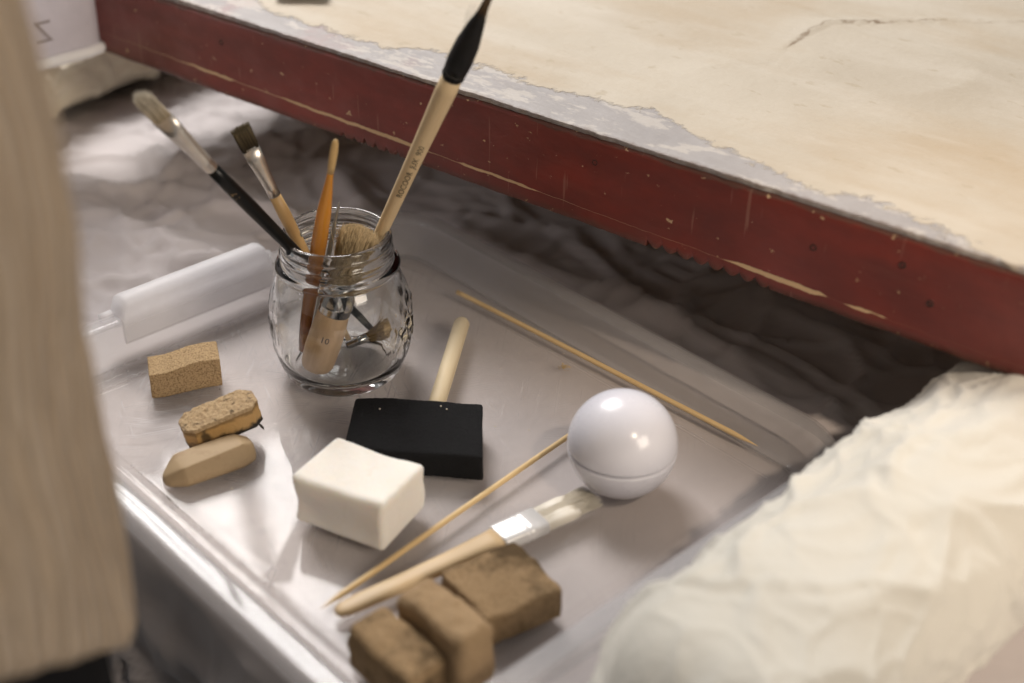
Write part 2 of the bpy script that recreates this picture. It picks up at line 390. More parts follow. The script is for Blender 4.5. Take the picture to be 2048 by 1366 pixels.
MAT_BLACK_FOAM = porous('black_foam', (0.010, 0.010, 0.011), (0.014, 0.014, 0.015), (0.004, 0.004, 0.004), 1400, 0.6, 0.8)
MAT_WHITE_FOAM = porous('white_foam', (0.86, 0.81, 0.73), (0.89, 0.85, 0.79), (0.76, 0.69, 0.58), 1300, 0.2, 0.3, patch=(0.66, 0.52, 0.34), pscale=55, pth=(0.62, 0.9))
_b = MAT_WHITE_FOAM.node_tree.nodes['Principled BSDF']; _b.inputs['Subsurface Weight'].default_value = 0.5; _b.inputs['Subsurface Scale'].default_value = 0.006; _b.inputs['Subsurface Radius'].default_value = (1.0, 0.8, 0.6)
MAT_BLOCK = porous('brown_rubber_sponge', (0.29, 0.19, 0.10), (0.36, 0.25, 0.14), (0.15, 0.09, 0.04), 700, 0.45, 0.8, patch=(0.075, 0.048, 0.023), pscale=48, pth=(0.47, 0.66))
MAT_BLOCK2 = porous('lighter_rubber_sponge', (0.33, 0.225, 0.125), (0.39, 0.27, 0.155), (0.20, 0.125, 0.06), 700, 0.4, 0.7, patch=(0.15, 0.09, 0.04), pscale=50, pth=(0.6, 0.8))
m = M('lilac_gloss'); m.set(col=m.mix(m.noise(60, 5), (0.645, 0.64, 0.70), (0.69, 0.685, 0.735)), rough=m.ramp(m.noise(45, 5, 0.6), [(0.35, 0.20), (0.75, 0.34)]), spec=0.45, coat=0.12, coatr=0.08); MAT_BALL = m.m
MAT_BAMBOO = wood('bamboo', (0.66, 0.44, 0.19), (0.80, 0.60, 0.32), 0.5, (600, 600, 10))
MAT_PALE = wood('pale_wood', (0.60, 0.43, 0.235), (0.70, 0.54, 0.33))
MAT_DOWEL = wood('dowel_wood', (0.66, 0.53, 0.33), (0.76, 0.64, 0.44), 0.6, (200, 200, 12), 0.1)
MAT_STUB = wood('stub_wood', (0.46, 0.29, 0.155), (0.66, 0.46, 0.275), 0.5, (330, 330, 22))
MAT_TANWOOD = wood('varnished_wood', (0.56, 0.36, 0.16), (0.66, 0.45, 0.22), 0.4)
m = M('paint_flecked_wood')
g = m.noise(1.0, 5, 0.6, vec=m.map((260, 260, 14)), dist=0.4)
c = m.mix(g, (0.56, 0.36, 0.15), (0.68, 0.46, 0.22))
m.set(col=m.mix(m.ramp(m.noise(120, 4, 0.55), [(0.63, 0), (0.655, 1)]), c, (0.13, 0.15, 0.13)), rough=0.4); MAT_FLECK = m.m
MAT_BLACKH = plain('black_lacquer', (0.007, 0.007, 0.007), 0.3, spec=0.25)
MAT_BLACKP = plain('black_print', (0.035, 0.03, 0.022), 0.7)
MAT_STEEL = plain('ferrule_steel', (0.72, 0.69, 0.66), 0.30, 0.15, metal=0.9, bump=0.1)
MAT_DULLSTEEL = plain('dull_ferrule', (0.66, 0.61, 0.55), 0.3, 0.3, scale=150, metal=0.92, bump=0.15)
MAT_CHROME = plain('chrome_ferrule', (0.42, 0.41, 0.40), 0.12, 0.1, metal=1.0)
MAT_WHITEMETAL = plain('white_ferrule', (0.82, 0.81, 0.80), 0.32, 0.06, metal=0.25)
def bristle(name, root, tip, z0, z1):
    m = M(name); Z = m.sep()[2]
    f = m.ramp(m.math('DIVIDE', m.math('SUBTRACT', Z, z0), z1 - z0), [(0, 0), (1, 1)])
    c = m.mix(f, root, tip)
    m.set(col=m.mix(m.math('MULTIPLY', m.ramp(m.noise(2200, 3, vec=m.map((1, 1, 0.02))), [(0.38, 1), (0.6, 0)]), 0.75), c, tuple(k*0.35 for k in root)), rough=0.55, spec=0.3); return m.m
MAT_KNIT = M('cream_knit')
m = MAT_KNIT
nn = m.noise(20, 4)
m.set(col=m.mix(m.noise(160, 5, 0.6, vec=m.map((1, 1, 0.35))), m.mix(nn, (0.60, 0.42, 0.255), (0.68, 0.50, 0.325)), (0.80, 0.63, 0.44)), rough=0.95, spec=0.15, sheen=0.3)
XX, YY, ZZ = m.sep()
ribs = m.math('SINE', m.math('ADD', m.math('MULTIPLY', m.math('ARCTAN2', YY, XX), 330.0), m.math('MULTIPLY', m.noise(9, 3), 22.0)))
kc = m.b.inputs['Base Color'].links[0].from_socket
m.set(col=m.mix(m.math('MULTIPLY', m.math('ADD', ribs, 1.0), 0.30), kc, (0.33, 0.22, 0.125)))  # shade in the grooves between ribs is painted into the knit colour
m.bump(m.math('ADD', m.math('MULTIPLY', ribs, -0.5), m.noise(500, 4, 0.7)), 1.0, 0.0035); MAT_KNIT = m.m
MAT_TROUSER = plain('black_trousers', (0.006, 0.006, 0.007), 0.9, bump=0.4, spec=0.15)
MAT_RAG = plain('charcoal_rag', (0.04, 0.04, 0.042), 0.9, 0.3)
MAT_BLUE = plain('navy_trim', (0.012, 0.03, 0.075), 0.6)
MAT_CRUMB = plain('crumb', (0.62, 0.55, 0.44), 0.9)
MAT_GOLD = plain('ochre_dust', (0.42, 0.29, 0.12), 0.95)
MAT_DARKSPECK = plain('dark_speck', (0.03, 0.025, 0.02), 0.9)

# ------------------------------------------------------------------ setting: sheet over the table
TH = R(-46.5); E1 = (math.cos(TH), math.sin(TH)); E2 = (-math.sin(TH), math.cos(TH))
def uv(u, v, z=0.0): return (u*E1[0] + v*E2[0], u*E1[1] + v*E2[1], z)
def smooth(a, b, x):
    t = max(0, min(1, (x - a)/(b - a))); return t*t*(3 - 2*t)
def cloth():
    u0, u1, v0, v1, st = -1.20, 0.25, -0.16, 1.10, 0.0034
    nu, nv = int((u1-u0)/st), int((v1-v0)/st); V = []; F = []
    edge = 0.222; rr = 0.012
    for j in range(nv + 1):
        for i in range(nu + 1):
            u = u0 + i*st; v = v0 + j*st
            x, y, _ = uv(u, v)
            # distance outside the tray footprint (flat under it)
            dx = max(abs(u + 0.4265) - 0.160, 0); dy = max(abs(v - 0.337) - 0.130, 0)
            k = smooth(0.004, 0.05, math.hypot(dx, dy))
            # flat under the bolster on the right
            k *= smooth(0.05, 0.09, abs(u + 0.208)) if v > 0.24 else 1
            far = smooth(0.45, 0.60, v) + smooth(-0.56, -0.68, u)
            far = min(1, far)
            p = Vector((x*8 + y*2.5, y*11, 0.3))
            wv = noise.noise(Vector((x*5, y*5, 2)))
            a = max(0, ridge((p.x*0.8 + wv, p.y*0.9 + wv*1.5, 1.0)))**3
            wx, wy = noise.noise(Vector((x*11, y*11, 6)))*.35, noise.noise(Vector((x*11, y*11, 8)))*.35
            b = crumple((x*13 - y*5 + wx, y*17 + x*4 + wy, 1.0), .085)
            c2 = crumple((x*27 + y*10 + wx*2, y*31 - x*9 + wy*2, 4.0), .09)
            amt = 0.5 + 0.5*noise.noise(Vector((x*6, y*6, 12)))
            h = k*(0.0025*a*(0.3 + far) + 0.0042*b*(.35 + amt) + 0.0036*c2*(.25 + amt) + 0.0010*noise.noise(Vector((x*9, y*9, 4)))*far)
            # a few long folds running beside the board
            for (fu, fv, ang, hgt, wd, ln) in ((-0.66, 0.36, 0.25, 0.006, 0.011, 0.16), (-0.70, 0.42, 0.05, 0.007, 0.010, 0.2), (-0.63, 0.47, -0.35, 0.006, 0.009, 0.16), (-0.50, 0.505, 0.12, 0.006, 0.007, 0.17), (-0.40, 0.52, -0.06, 0.005, 0.006, 0.16), (-0.73, 0.30, 0.6, 0.006, 0.013, 0.15)):
                du, dv = u - fu, v - fv; ca, sa = math.cos(ang), math.sin(ang)
                t, s_ = du*ca + dv*sa, -du*sa + dv*ca + 0.012*noise.noise(Vector((du*12, dv*12, fu*9)))
                if abs(t) < ln: h += k*hgt*math.exp(-(s_/wd)**2)*(1 - (t/ln)**2)**2
            z = h - 0.0008
            q = edge - v
            if q > 0:   # falls over the table edge
                fold = 0.010*math.sin(u*62 + 2.2*noise.noise(Vector((u*9, 0, 3)))) + 0.012*noise.noise(Vector((u*14, v*10, 7))) + 0.012*crumple((u*15 + wx, v*9 + wy, 2), .12) + 0.006*crumple((u*30, v*17 + wx, 5), .12)
                dep = min(1, max(0, (q - 0.01)/0.08))
                if q < rr*1.57:
                    a_ = q/rr; vv = edge - rr*math.sin(a_); zz = -rr*(1 - math.cos(a_)) + z
                else:
                    vv = edge - rr - max(-0.004, fold*dep*0.8) - 0.03*dep*0; zz = -rr - (q - rr*1.57)
                x, y, _ = uv(u, vv); z = zz
            V.append((x, y, z))
    for j in range(nv):
        for i in range(nu):
            a = j*(nu+1) + i; F.append((a, a+1, a+nu+2, a+nu+1))
    o = obj('table_sheet', (V, F), MAT_CLOTH)
    md = o.modifiers.new('thick', 'SOLIDIFY'); md.thickness = 0.0008; md.offset = -1
    tag(o, 'crumpled lilac grey sheet spread over the work table', kind='structure')
cloth()

# ------------------------------------------------------------------ translucent tray
TC = uv(-0.4265, 0.337)
tray = thing('plastic_tray', 'shallow translucent plastic tray holding the jar, sponges and skewers', 'tray', TC, TH)
HX, HY = 0.1515, 0.123
def rrect(off, z, R0=0.022, n=10):
    hx, hy = HX + off, HY + off; r = max(0.004, R0 + off); out = []
    for cx, cyy, a0 in ((hx-r, hy-r, 0), (-hx+r, hy-r, 90), (-hx+r, -hy+r, 180), (hx-r, -hy+r, 270)):
        for i in range(n + 1):
            a = R(a0 + 90*i/n); out.append((cx + r*math.cos(a), cyy + r*math.sin(a), z))
    return out
def crect(off, z): return rrect(off/100, z/100)
fl = [crect(s, z) for s, z in ((-2.6, .26), (-2.0, .26), (-1.92, .27), (-1.87, .36), (-1.75, .36), (-1.70, .27), (-1.62, .27), (-1.58, .31), (-1.52, .27), (-1.3, .26), (-.4, .27))]
fv, ff = loft(fl, True, False)
floor = obj('floor', (fv, ff), MAT_TRAY_FLOOR, tray); sharp(floor, 50)
wl = [crect(s, z) for s, z in ((-.4, .27), (-.22, .28), (-.10, .34), (-.03, .46), (.01, .65), (.16, 1.95), (.175, 2.10), (.21, 2.22), (.27, 2.30), (.35, 2.335), (.44, 2.345), (1.08, 2.352), (1.16, 2.33), (1.21, 2.27), (1.23, 2.18), (1.25, 1.60), (1.27, 1.55))]
rimo = obj('rim', loft(wl, False, False), MAT_TRAY_WALL, tray); sharp(rimo, 60)
for o_ in (floor, rimo):
    md = o_.modifiers.new('thick', 'SOLIDIFY'); md.thickness = 0.0012; md.offset = 0
def handle_clip():
    rings = []
    n = 40; L = 0.0905
    prof = [(-.0022, .0085), (-.0025, .0245), (-.0020, .0300), (0.0005, .0325), (.0060, .0330), (.0095, .0318), (.0118, .0285), (.0125, .0200), (.0125, .0130), (.0100, .0122), (.0095, .0200), (.0080, .0272), (.0050, .0285), (.0015, .0278), (.0005, .0240), (0.0, .0085)]
    for i in range(n + 1):
        t = -1 + 2*i/n; y = L/2*t
        e = 1 - max(0, (abs(t) - 0.93)/0.07)**2*0.45
        rings.append([(-(HX + .0035 + a), y, .0135 + (b - .0135)*e if b > .0135 else b) for a, b in prof])
    return loft(rings)
hd = obj('clip_handle', handle_clip(), MAT_TRAY_CLIP, tray, loc=(0, -0.0135, 0.0015)); sharp(hd, 60)
for a in (-1, 1):
    hn = obj('clip_hinge', tube([(-(HX+.0135), -0.0135 + a*.0455, .0225), (-(HX+.0135), -0.0135 + a*.052, .0222)], .0026, 10), MAT_TRAY_CLIP, tray)
TF = 0.0036   # top of the tray floor

# ------------------------------------------------------------------ glass jar
JX, JY, JZ = -0.0855, 0.6039, TF
def jar():
    def emb(a, z):
        # two embossed fruit clusters, left and right of the front
        h = 0
        for a0 in (R(188), R(-12)):
            d = (a - a0 + math.pi) % (2*math.pi) - math.pi
            q = (d/0.60)**2 + ((z - 0.032)/0.022)**2
            if q < 1:
                f = (1 - q)**0.5
                n1 = noise.cell(Vector((d*7, z*170, a0)))
                n2 = noise.noise(Vector((d*13, z*300, a0*3)))
                n3 = noise.noise(Vector((d*30, z*650, 1)))
                h += (f if a0 < 1 else f*.45)*(0.0016*n2 + 0.0008*n3 + 0.0008*(0.5 + 0.5*math.sin(d*26 + z*420)))
        return h
    outer = [(0.0, .0022), (.010, .0020), (.018, .0012), (.0240, .0004), (.0260, .0000), (.0278, .0008), (.0296, .0030), (.0316, .0075), (.0332, .0130), (.0344, .0200), (.0351, .0270), (.0352, .0330), (.0347, .0400), (.0333, .0470), (.0312, .0530), (.0293, .0568), (.0285, .0583), (.0292, .0594), (.0303, .0602), (.0305, .0615), (.0297, .0628), (.0279, .0634), (.0272, .0645), (.0270, .0660), (.0274, .0672), (.0279, .0680), (.0277, .0690), (.0270, .0699), (.0268, .0722), (.0271, .0732), (.0273, .0742), (.0270, .0752), (.0264, .0766), (.0262, .0775)]
    top = [(.0256, .0783), (.0246, .0784), (.0240, .0778)]
    inner = [(.0242, .0760), (.0246, .0700), (.0249, .0650), (.0254, .0610), (.0266, .0570), (.0291, .0525), (.0313, .0465), (.0328, .0395), (.0333, .0325), (.0330, .0260), (.0323, .0190), (.0310, .0130), (.0288, .0085), (.0245, .0060), (.0150, .0052), (.0070, .0058), (0.0, .0062)]
    def fine(p, k=3):
        out = []
        for i in range(len(p) - 1):
            p0 = p[max(i-1, 0)]; p1 = p[i]; p2 = p[i+1]; p3 = p[min(i+2, len(p)-1)]
            for s in range(k):
                t = s/k
                out.append(tuple(0.5*((2*p1[c]) + (-p0[c]+p2[c])*t + (2*p0[c]-5*p1[c]+4*p2[c]-p3[c])*t*t + (-p0[c]+3*p1[c]-3*p2[c]+p3[c])*t**3) for c in (0, 1)))
        out.append(p[-1]); return out
    prof = fine(outer + top + inner, 3)
    n = 144; rings = []; no = len(fine(outer, 3))
    for k, (r, z) in enumerate(prof):
        row = []
        for j in range(n):
            a = 2*math.pi*j/n
            rr = max(r, 2e-5) + (emb(a, z) if k < no and 0.008 < z < 0.056 else 0)
            if k < no and .0655 < z < .0745: rr += 0.0004*math.sin(a - z*1400)   # screw thread
            rr += 0.00012*noise.noise(Vector((math.cos(a)*2, math.sin(a)*2, z*60)))
            row.append((rr*math.cos(a), rr*math.sin(a), z))
        rings.append(row)
    return loft(rings)
j = obj('glass_jar', jar(), MAT_GLASS, None, True, (JX, JY, JZ))
tag(j, 'small clear glass jar with embossed sides holding upright paintbrushes', 'jar')

# ------------------------------------------------------------------ brushes standing in the jar
def frame(d):
    z = Vector(d).normalized(); x = Vector((1, 0, 0)); x = (x - z*x.dot(z)).normalized(); y = z.cross(x)
    return Matrix((x, y, z)).transposed()
def turn(d, a): return frame(d) @ Matrix.Rotation(a, 3, 'Z')
def prof_rings(pts, n=28, p=2.0):
    """pts: (z cm, rx cm, ry cm)"""
    return [ring(z/100, rx/100, ry/100, n, p=p) for z, rx, ry in pts]
def wrap_text(s, size, r, z, mat, parent, along=True, name='lettering', flip=False, r1=None):
    v, f = text_vf(s, size); out = []
    for x, y, _ in v:
        if along:  # baseline runs up the handle, letters face -y
            rad = r + (0 if r1 is None else (r1 - r)*x/0.05); a = -y/rad
            out.append((rad*math.sin(a)*1.0, -rad*math.cos(a), z + x))
        else:
            a = x/r; out.append((r*math.sin(a), -r*math.cos(a), z + y))
    return obj(name, (out, f), mat, parent, False)

G = 'paintbrushes standing in the glass jar'
# 1: black handle, filbert bristles
b = thing('paintbrush', 'black-handled filbert paintbrush leaning far left out of the jar', 'paintbrush', (-.069723, .623989, .010382+.0006), turn((-.4198, -.3982, .8156), R(20)), G)
h1 = obj('handle', loft(prof_rings([(0, .08, .08), (.2, .15, .15), (3, .22, .22), (9, .29, .29), (12, .34, .34), (14, .33, .33), (15.2, .29, .29)])), MAT_BLACKH, b)
wrap_text('I  7', .0032, .00345, .132, plain('gold_print', (0.5, 0.33, 0.16), 0.4, metal=0.5), h1)
obj('ferrule', loft(prof_rings([(15.0, .31, .31), (15.05, .32, .32), (15.5, .32, .32), (15.55, .335, .335), (15.62, .32, .32), (16.4, .34, .29), (17.5, .42, .20), (18.55, .46, .17)])), MAT_DULLSTEEL, b)
mb = bristle('hog_bristle', (0.52, 0.42, 0.28), (0.84, 0.79, 0.68), .185, .203)
obj('bristles', join(loft(prof_rings([(18.4, .43, .14), (19.2, .44, .13), (19.8, .34, .09), (20.15, .12, .03)])), hairs(420, .184, .2045, (.0044, .0016), (.0040, .0012), .00016, .25, .0005, 0, .22, 3)), mb, b)

# 2: flat short dark bristles
b = thing('paintbrush', 'tan paint-flecked flat brush with short dark square bristles in the jar', 'paintbrush', (-.083223, .615612, .011603), turn((-.3052, -.1607, .9386), R(28)), G)
obj('handle', loft(prof_rings([(0, .07, .07), (.2, .14, .14), (3, .22, .22), (7, .29, .29), (8.6, .32, .32), (9.9, .27, .27)])), MAT_FLECK, b)
obj('ferrule', loft(prof_rings([(9.7, .29, .29), (10.1, .295, .295), (10.15, .31, .31), (10.22, .295, .295), (10.9, .33, .25), (11.7, .40, .17), (12.5, .43, .15)])), MAT_DULLSTEEL, b)
mb = bristle('dark_bristle', (0.04, 0.03, 0.018), (0.16, 0.12, 0.06), .1245, .137)
obj('bristles', join(loft(prof_rings([(12.4, .41, .13), (13.4, .43, .12), (13.55, .40, .09)], p=4)), hairs(380, .1242, .1372, (.0044, .0015), (.0048, .0014), .00014, .10, .0003, 0, 0, 4)), mb, b)

# 3: amber acrylic handle
b = thing('paintbrush', 'amber acrylic handled brush with a thin pale flat tip upright in the jar', 'paintbrush', (-.106425, .602322, .013), turn((.2017, -.2424, .949), R(0)), G)
obj('handle', loft(prof_rings([(0, .10, .08), (.15, .20, .14), (2, .29, .20), (5, .36, .25), (8, .37, .28), (9.8, .33, .27), (11.0, .23, .21), (11.9, .15, .15), (12.2, .15, .14)], 24)), MAT_AMBER, b)
obj('tip', loft(prof_rings([(12.1, .155, .15), (12.5, .17, .15), (13.3, .18, .13), (13.8, .15, .10), (14.0, .08, .05)], 24)), plain('pale_amber_tip', (0.60, 0.40, 0.17), 0.5, 0.25, 300, 0.4), b)

# 4: stencil brush, bristles up
b = thing('stencil_brush', 'stubby round wooden brush marked 10 with thick tan bristles up', 'paintbrush', (-.0975, .586974, .0128), turn((.3150, .1158, .942), R(0)), G)
h4 = obj('handle', loft(prof_rings([(0, .15, .15), (.06, .45, .45), (.22, .68, .68), (.5, .80, .80), (1.2, .86, .86), (2.4, .84, .84), (3.2, .78, .78), (3.55, .74, .74)], 40)), MAT_STUB, b)
wrap_text('10', .0046, .00868, .0215, MAT_BLACKP, h4, along=False)
obj('ferrule', loft(prof_rings([(3.35, .77, .77), (3.4, .79, .79), (3.7, .79, .79), (3.78, .82, .82), (3.86, .79, .79), (4.5, .78, .78), (4.6, .80, .80), (4.68, .78, .78), (4.95, .76, .76)], 40)), MAT_CHROME, b)
mb = bristle('tan_bristle', (0.44, 0.31, 0.15), (0.66, 0.50, 0.29), .048, .079)
obj('bristles', join(loft(prof_rings([(4.8, .66, .66), (6.2, .74, .74), (6.9, .76, .76), (7.2, .5, .5)], 30)), hairs(2600, .048, .0800, (.0075, .0075), (.0090, .0090), .00024, .09, .0006, 0, .07, 5, .04)), mb, b)

# 5: tall pale wooden brush, black hair
b = thing('paintbrush', 'tall pale wooden brush with lettering and a long black hair tip', 'paintbrush', (-.090882, .628521, .012695), turn((.3541, -.281, .892), R(0)), G)
h5 = obj('handle', loft(prof_rings([(0, .10, .10), (.1, .20, .20), (3, .26, .26), (8, .32, .32), (12, .37, .37), (15.5, .44, .44), (17.0, .48, .48), (17.8, .46, .46)])), MAT_PALE, b)
wrap_text('IIIIIIIIIIIIII 00', .0040, .00338, .097, MAT_BLACKP, h5, r1=.0039)
wrap_text('ROCOOR  JUX  900  ETAINGR', .0040, .00405, .131, MAT_BLACKP, h5, r1=.00435)
mb = bristle('black_hair', (0.008, 0.008, 0.009), (0.012, 0.011, 0.010), .178, .20)
obj('collar', loft(prof_rings([(17.6, .40, .40), (17.9, .47, .47), (18.2, .52, .52)])), MAT_BLACKP, b)
obj('bristles', join(loft(prof_rings([(18.0, .50, .50), (18.8, .56, .56), (19.8, .52, .52), (20.8, .36, .36), (21.5, .20, .20), (21.6, .1, .1)])), hairs(700, .179, .2195, (.0052, .0052), (.0018, .0018), .00016, .16, .0004, 0, .1, 6, .02)), mb, b)
mb = bristle('brown_tip_hair', (0.10, 0.06, 0.03), (0.42, 0.28, 0.16), .213, .228)
obj('hair_tip', hairs(260, .2105, .2310, (.0026, .0026), (.0009, .0009), .00016, .2, .0003, 0, .1, 7), mb, b)

# 6: thin grey handle
b = thing('paintbrush', 'thin grey brush handle between the amber brush and the stubby brush', 'paintbrush', (-.10358, .617712, .00873+.001), frame((.2227, .0168, .9747)), G)
obj('handle', loft(prof_rings([(1.2, .14, .14), (4, .15, .15), (6, .12, .12), (7.5, .08, .08), (8.2, .03, .03)], 14)), plain('grey_lacquer', (0.22, 0.20, 0.17), 0.35), b)
obj('ferrule', loft(prof_rings([(.5, .12, .12), (1.3, .15, .15)], 14)), MAT_CHROME, b)
obj('bristles', hairs(80, .006, -.0005, (.0011, .0011), (.0006, .0006), .00014, .2, .0003), plain('thin_bristle', (.25, .18, .1), .6), b)

# 7: short splayed brush lying in the jar
d7 = Vector((.86, .15, .33))
b = thing('short_brush', 'worn little brush with splayed bristles lying inside the jar', 'paintbrush', (-.0822, .6015, .0190), frame(d7), G)
obj('ferrule', loft(prof_rings([(-.1, .20, .20), (.0, .24, .24), (.5, .24, .24), (.55, .26, .26), (.6, .24, .24), (1.2, .26, .22)], 20)), MAT_CHROME, b)
mb = bristle('splayed_bristle', (0.36, 0.23, 0.10), (0.58, 0.42, 0.22), .010, .026)
obj('bristles', join(loft(prof_rings([(1.1, .24, .2), (1.8, .40, .34), (2.3, .34, .3)], 16)), hairs(420, .0105, .0262, (.0024, .0022), (.0060, .0052), .00016, .35, .0011, 0, .15, 8, .15)), mb, b)

# ------------------------------------------------------------------ things lying in the tray
# tan sponge block
def dsp(q):
    n = noise.noise(q*170); wv = 0.0006*math.sin(q.x*190 + 0.6)*(q.z/0.017)
    v = q + Vector((n, noise.noise(q*170 + Vector((9, 0, 0))), noise.noise(q*170 + Vector((0, 9, 0)))))*0.00022
    f = noise.noise(q*1100)*0.00022
    return (v.x + f, v.y + 0.0016*math.sin(q.x*120) + f, max(0, v.z + wv + 0.0012*(q.x/0.017)*(q.z/0.017) + f*(1 if q.z > 0.002 else 0)))
o = obj('sponge_block', rblock(.0345, .0175, .0150, .0005, (76, 40, 34), dsp), MAT_BROWN_SPONGE, None, True, (-.1625, .5875, TF), (0, 0, R(16)))
tag(o, 'crumbly tan porous sponge block alone near the clip handle', 'sponge')

# amber eraser slab leaning on the pointed eraser
def slab_part(z0, z1, grow=0.0, jag=0.0, seed=0):
    pts = [(-.0195, -.004), (-.0150, -.0085), (.0150, -.0085), (.0195, -.0045), (.0195, .0045), (.0150, .0085), (-.0150, .0085), (-.0195, .004)]
    rings = []
    for k in range(6):
        z = z0 + (z1 - z0)*k/5; row = []
        for i, (x, y) in enumerate(pts):
            x2, y2 = pts[(i+1) % 8]
            for s in range(10):
                t = s/10; px, py = x + (x2-x)*t, y + (y2-y)*t
                g = 1 + grow + jag*noise.noise(Vector((px*300, py*300, z*400 + seed)))
                row.append((px*g, py*g, z + (jag*0.004*noise.noise(Vector((px*250, py*250, seed))) if k in (0, 5) else 0)))
        rings.append(row)
    return loft(rings)
er = thing('eraser_slab', 'amber chamfered eraser slab with blackened edges propped on the pointed eraser', 'eraser', (-.1345, .5400, TF + .0062), (R(3), R(-10), R(28))); er.scale = (.93, .9, .92)
o = obj('side', slab_part(0, .0130, 0, .02), MAT_SLAB, er); sharp(o, 35)
def cap_top(q): return q
def slab_top():
    # crusty top face: dense sheet clipped to the chamfered outline
    bm = bmesh.new(); nx, ny = 70, 34; g = {}
    for i in range(nx + 1):
        for jx in range(ny + 1):
            x = -.0199 + .0398*i/nx; y = -.0089 + .0178*jx/ny
            lim = .0089 - max(0, abs(x) - .0150)*0.98
            yy = max(-lim, min(lim, y*lim/.0089))
            z = .0130 + 0.0007*noise.noise(Vector((x*420, yy*420, 3))) + 0.0005*noise.noise(Vector((x*1100, yy*1100, 5))) + 0.0012*(1 - (x/.02)**2)
            if i in (0, nx) or jx in (0, ny): z = .0121
            g[i, jx] = bm.verts.new((x, yy, z))
    for i in range(nx):
        for jx in range(ny): bm.faces.new((g[i, jx], g[i+1, jx], g[i+1, jx+1], g[i, jx+1]))
    bm.verts.ensure_lookup_table(); V = [tuple(v.co) for v in bm.verts]; bm.verts.index_update(); F = [tuple(v.index for v in f.verts) for f in bm.faces]; bm.free()
    return V, F
obj('crust', slab_top(), MAT_SLAB_TOP, er)
obj('ragged_fringe', tube([(.0165, -.0085, .001), (.0172, -.0092, -.0008), (.0178, -.0090, -.0028)], [.0006, .0007, .0003], 6), MAT_DARKSPECK, er)

# pointed faceted eraser
def pointed():
    # x along length; roof-like section with worn facets
    # (x, half width, half width of the flat top, height, shoulder height)
    st = [(-.0222, .0022, .0012, .0042, .0024), (-.0205, .0050, .0022, .0060, .0030), (-.0150, .0088, .0060, .0098, .0048), (-.0138, .0095, .0066, .0102, .0050), (.0120, .0098, .0060, .0116, .0052), (.0150, .0090, .0048, .0114, .0056), (.0200, .0066, .0034, .0092, .0052), (.0214, .0040, .0018, .0070, .0044)]
    rings = []
    for x, wy, top, h, mid in st:
        sec = [(-wy*.82, 0.0), (-wy, mid*.5), (-wy*.97, mid), (-top, h), (top, h*.97), (wy*.97, mid), (wy, mid*.5), (wy*.85, 0.0)]
        rings.append([(x, y, z) for y, z in sec])
    return loft(rings)
o = obj('pointed_eraser', pointed(), MAT_POINT, None, True, (-.1375, .5180, TF), (0, 0, R(33)))
md = o.modifiers.new('bev', 'BEVEL'); md.width = .0011; md.segments = 3; md.limit_method = 'ANGLE'; md.angle_limit = R(18)
md = o.modifiers.new('sub', 'SUBSURF'); md.levels = 1; md.render_levels = 1
tag(o, 'smooth tan faceted eraser worn to a point, lying under the amber slab', 'eraser')

# black foam brush
fb = thing('foam_brush', 'black foam brush with a round pale wooden handle behind the white foam', 'foam brush', (-.0437, .5345, TF), R(-3.5))
def dfoam(q):
    t = (q.x/.031); f = noise.noise(q*1300)*0.00022 + noise.noise(q*45)*0.0007
    x = q.x*(1 + 0.03*(-q.y/.02)); z = q.z*(1 - 0.10*max(0, (-q.y - .004)/.02))
    return (x + f - 0.0012*(q.y/.02), q.y + 0.0005*math.cos(t*2.5) + f, z + 0.0004*noise.noise(q*90) + f)
obj('foam', rblock(.0625, .0395, .0150, .0013, (60, 40, 20), dfoam), MAT_BLACK_FOAM, fb)
hv = loft([[(x, y, z) for (x, z) in [(.0042*math.cos(2*math.pi*k/24), .0042*math.sin(2*math.pi*k/24)) for k in range(24)]] for y in (-.004, .02, .05, .088)] + [[(.0036*math.cos(2*math.pi*k/24), .0896, .0036*math.sin(2*math.pi*k/24)) for k in range(24)], [(.0018*math.cos(2*math.pi*k/24), .0903, .0018*math.sin(2*math.pi*k/24)) for k in range(24)]])
ho = obj('handle', hv, wood('dowel_wood_long', (0.66, 0.53, 0.33), (0.76, 0.64, 0.44), 0.6, (200, 14, 200), 0.1), fb, loc=(.0058, .0185, .0080), rot=(R(-2.2), 0, R(-3)))
for k, (x, y) in enumerate(((.0098, .0150), (.0128, .0128), (-.0185, .0102))):
    obj('fleck', lathe([(0, 0), (.00045, .0001), (.0004, .0005), (0, .0006)], 8), MAT_CRUMB, fb, loc=(x, y, .0152))

# white foam block
def dwh(q):
    f = noise.noise(q*60)*0.0007 + noise.noise(q*260)*0.00008 + noise.noise(q*1200)*0.00012
    sag = -0.0022*math.cos(q.x*60)*(q.z/.03)
    pinch = 1 - 0.02*math.sin(q.z/.03*math.pi)
    return (q.x*pinch + f + .0015*(q.z/.03), q.y*pinch + f + 0.0010*math.sin(q.z*220), max(0, q.z*(1 - 0.05*q.y/.02) + f + sag*0.6 + .0008))
o = obj('white_foam_block', rblock(.0465, .0360, .0265, .0030, (56, 46, 36), dwh), MAT_WHITE_FOAM, None, True, (-.0655, .4860, TF), (0, 0, R(-27)))
tag(o, 'creamy white foam block with soft edges in front of the black foam', 'foam block')

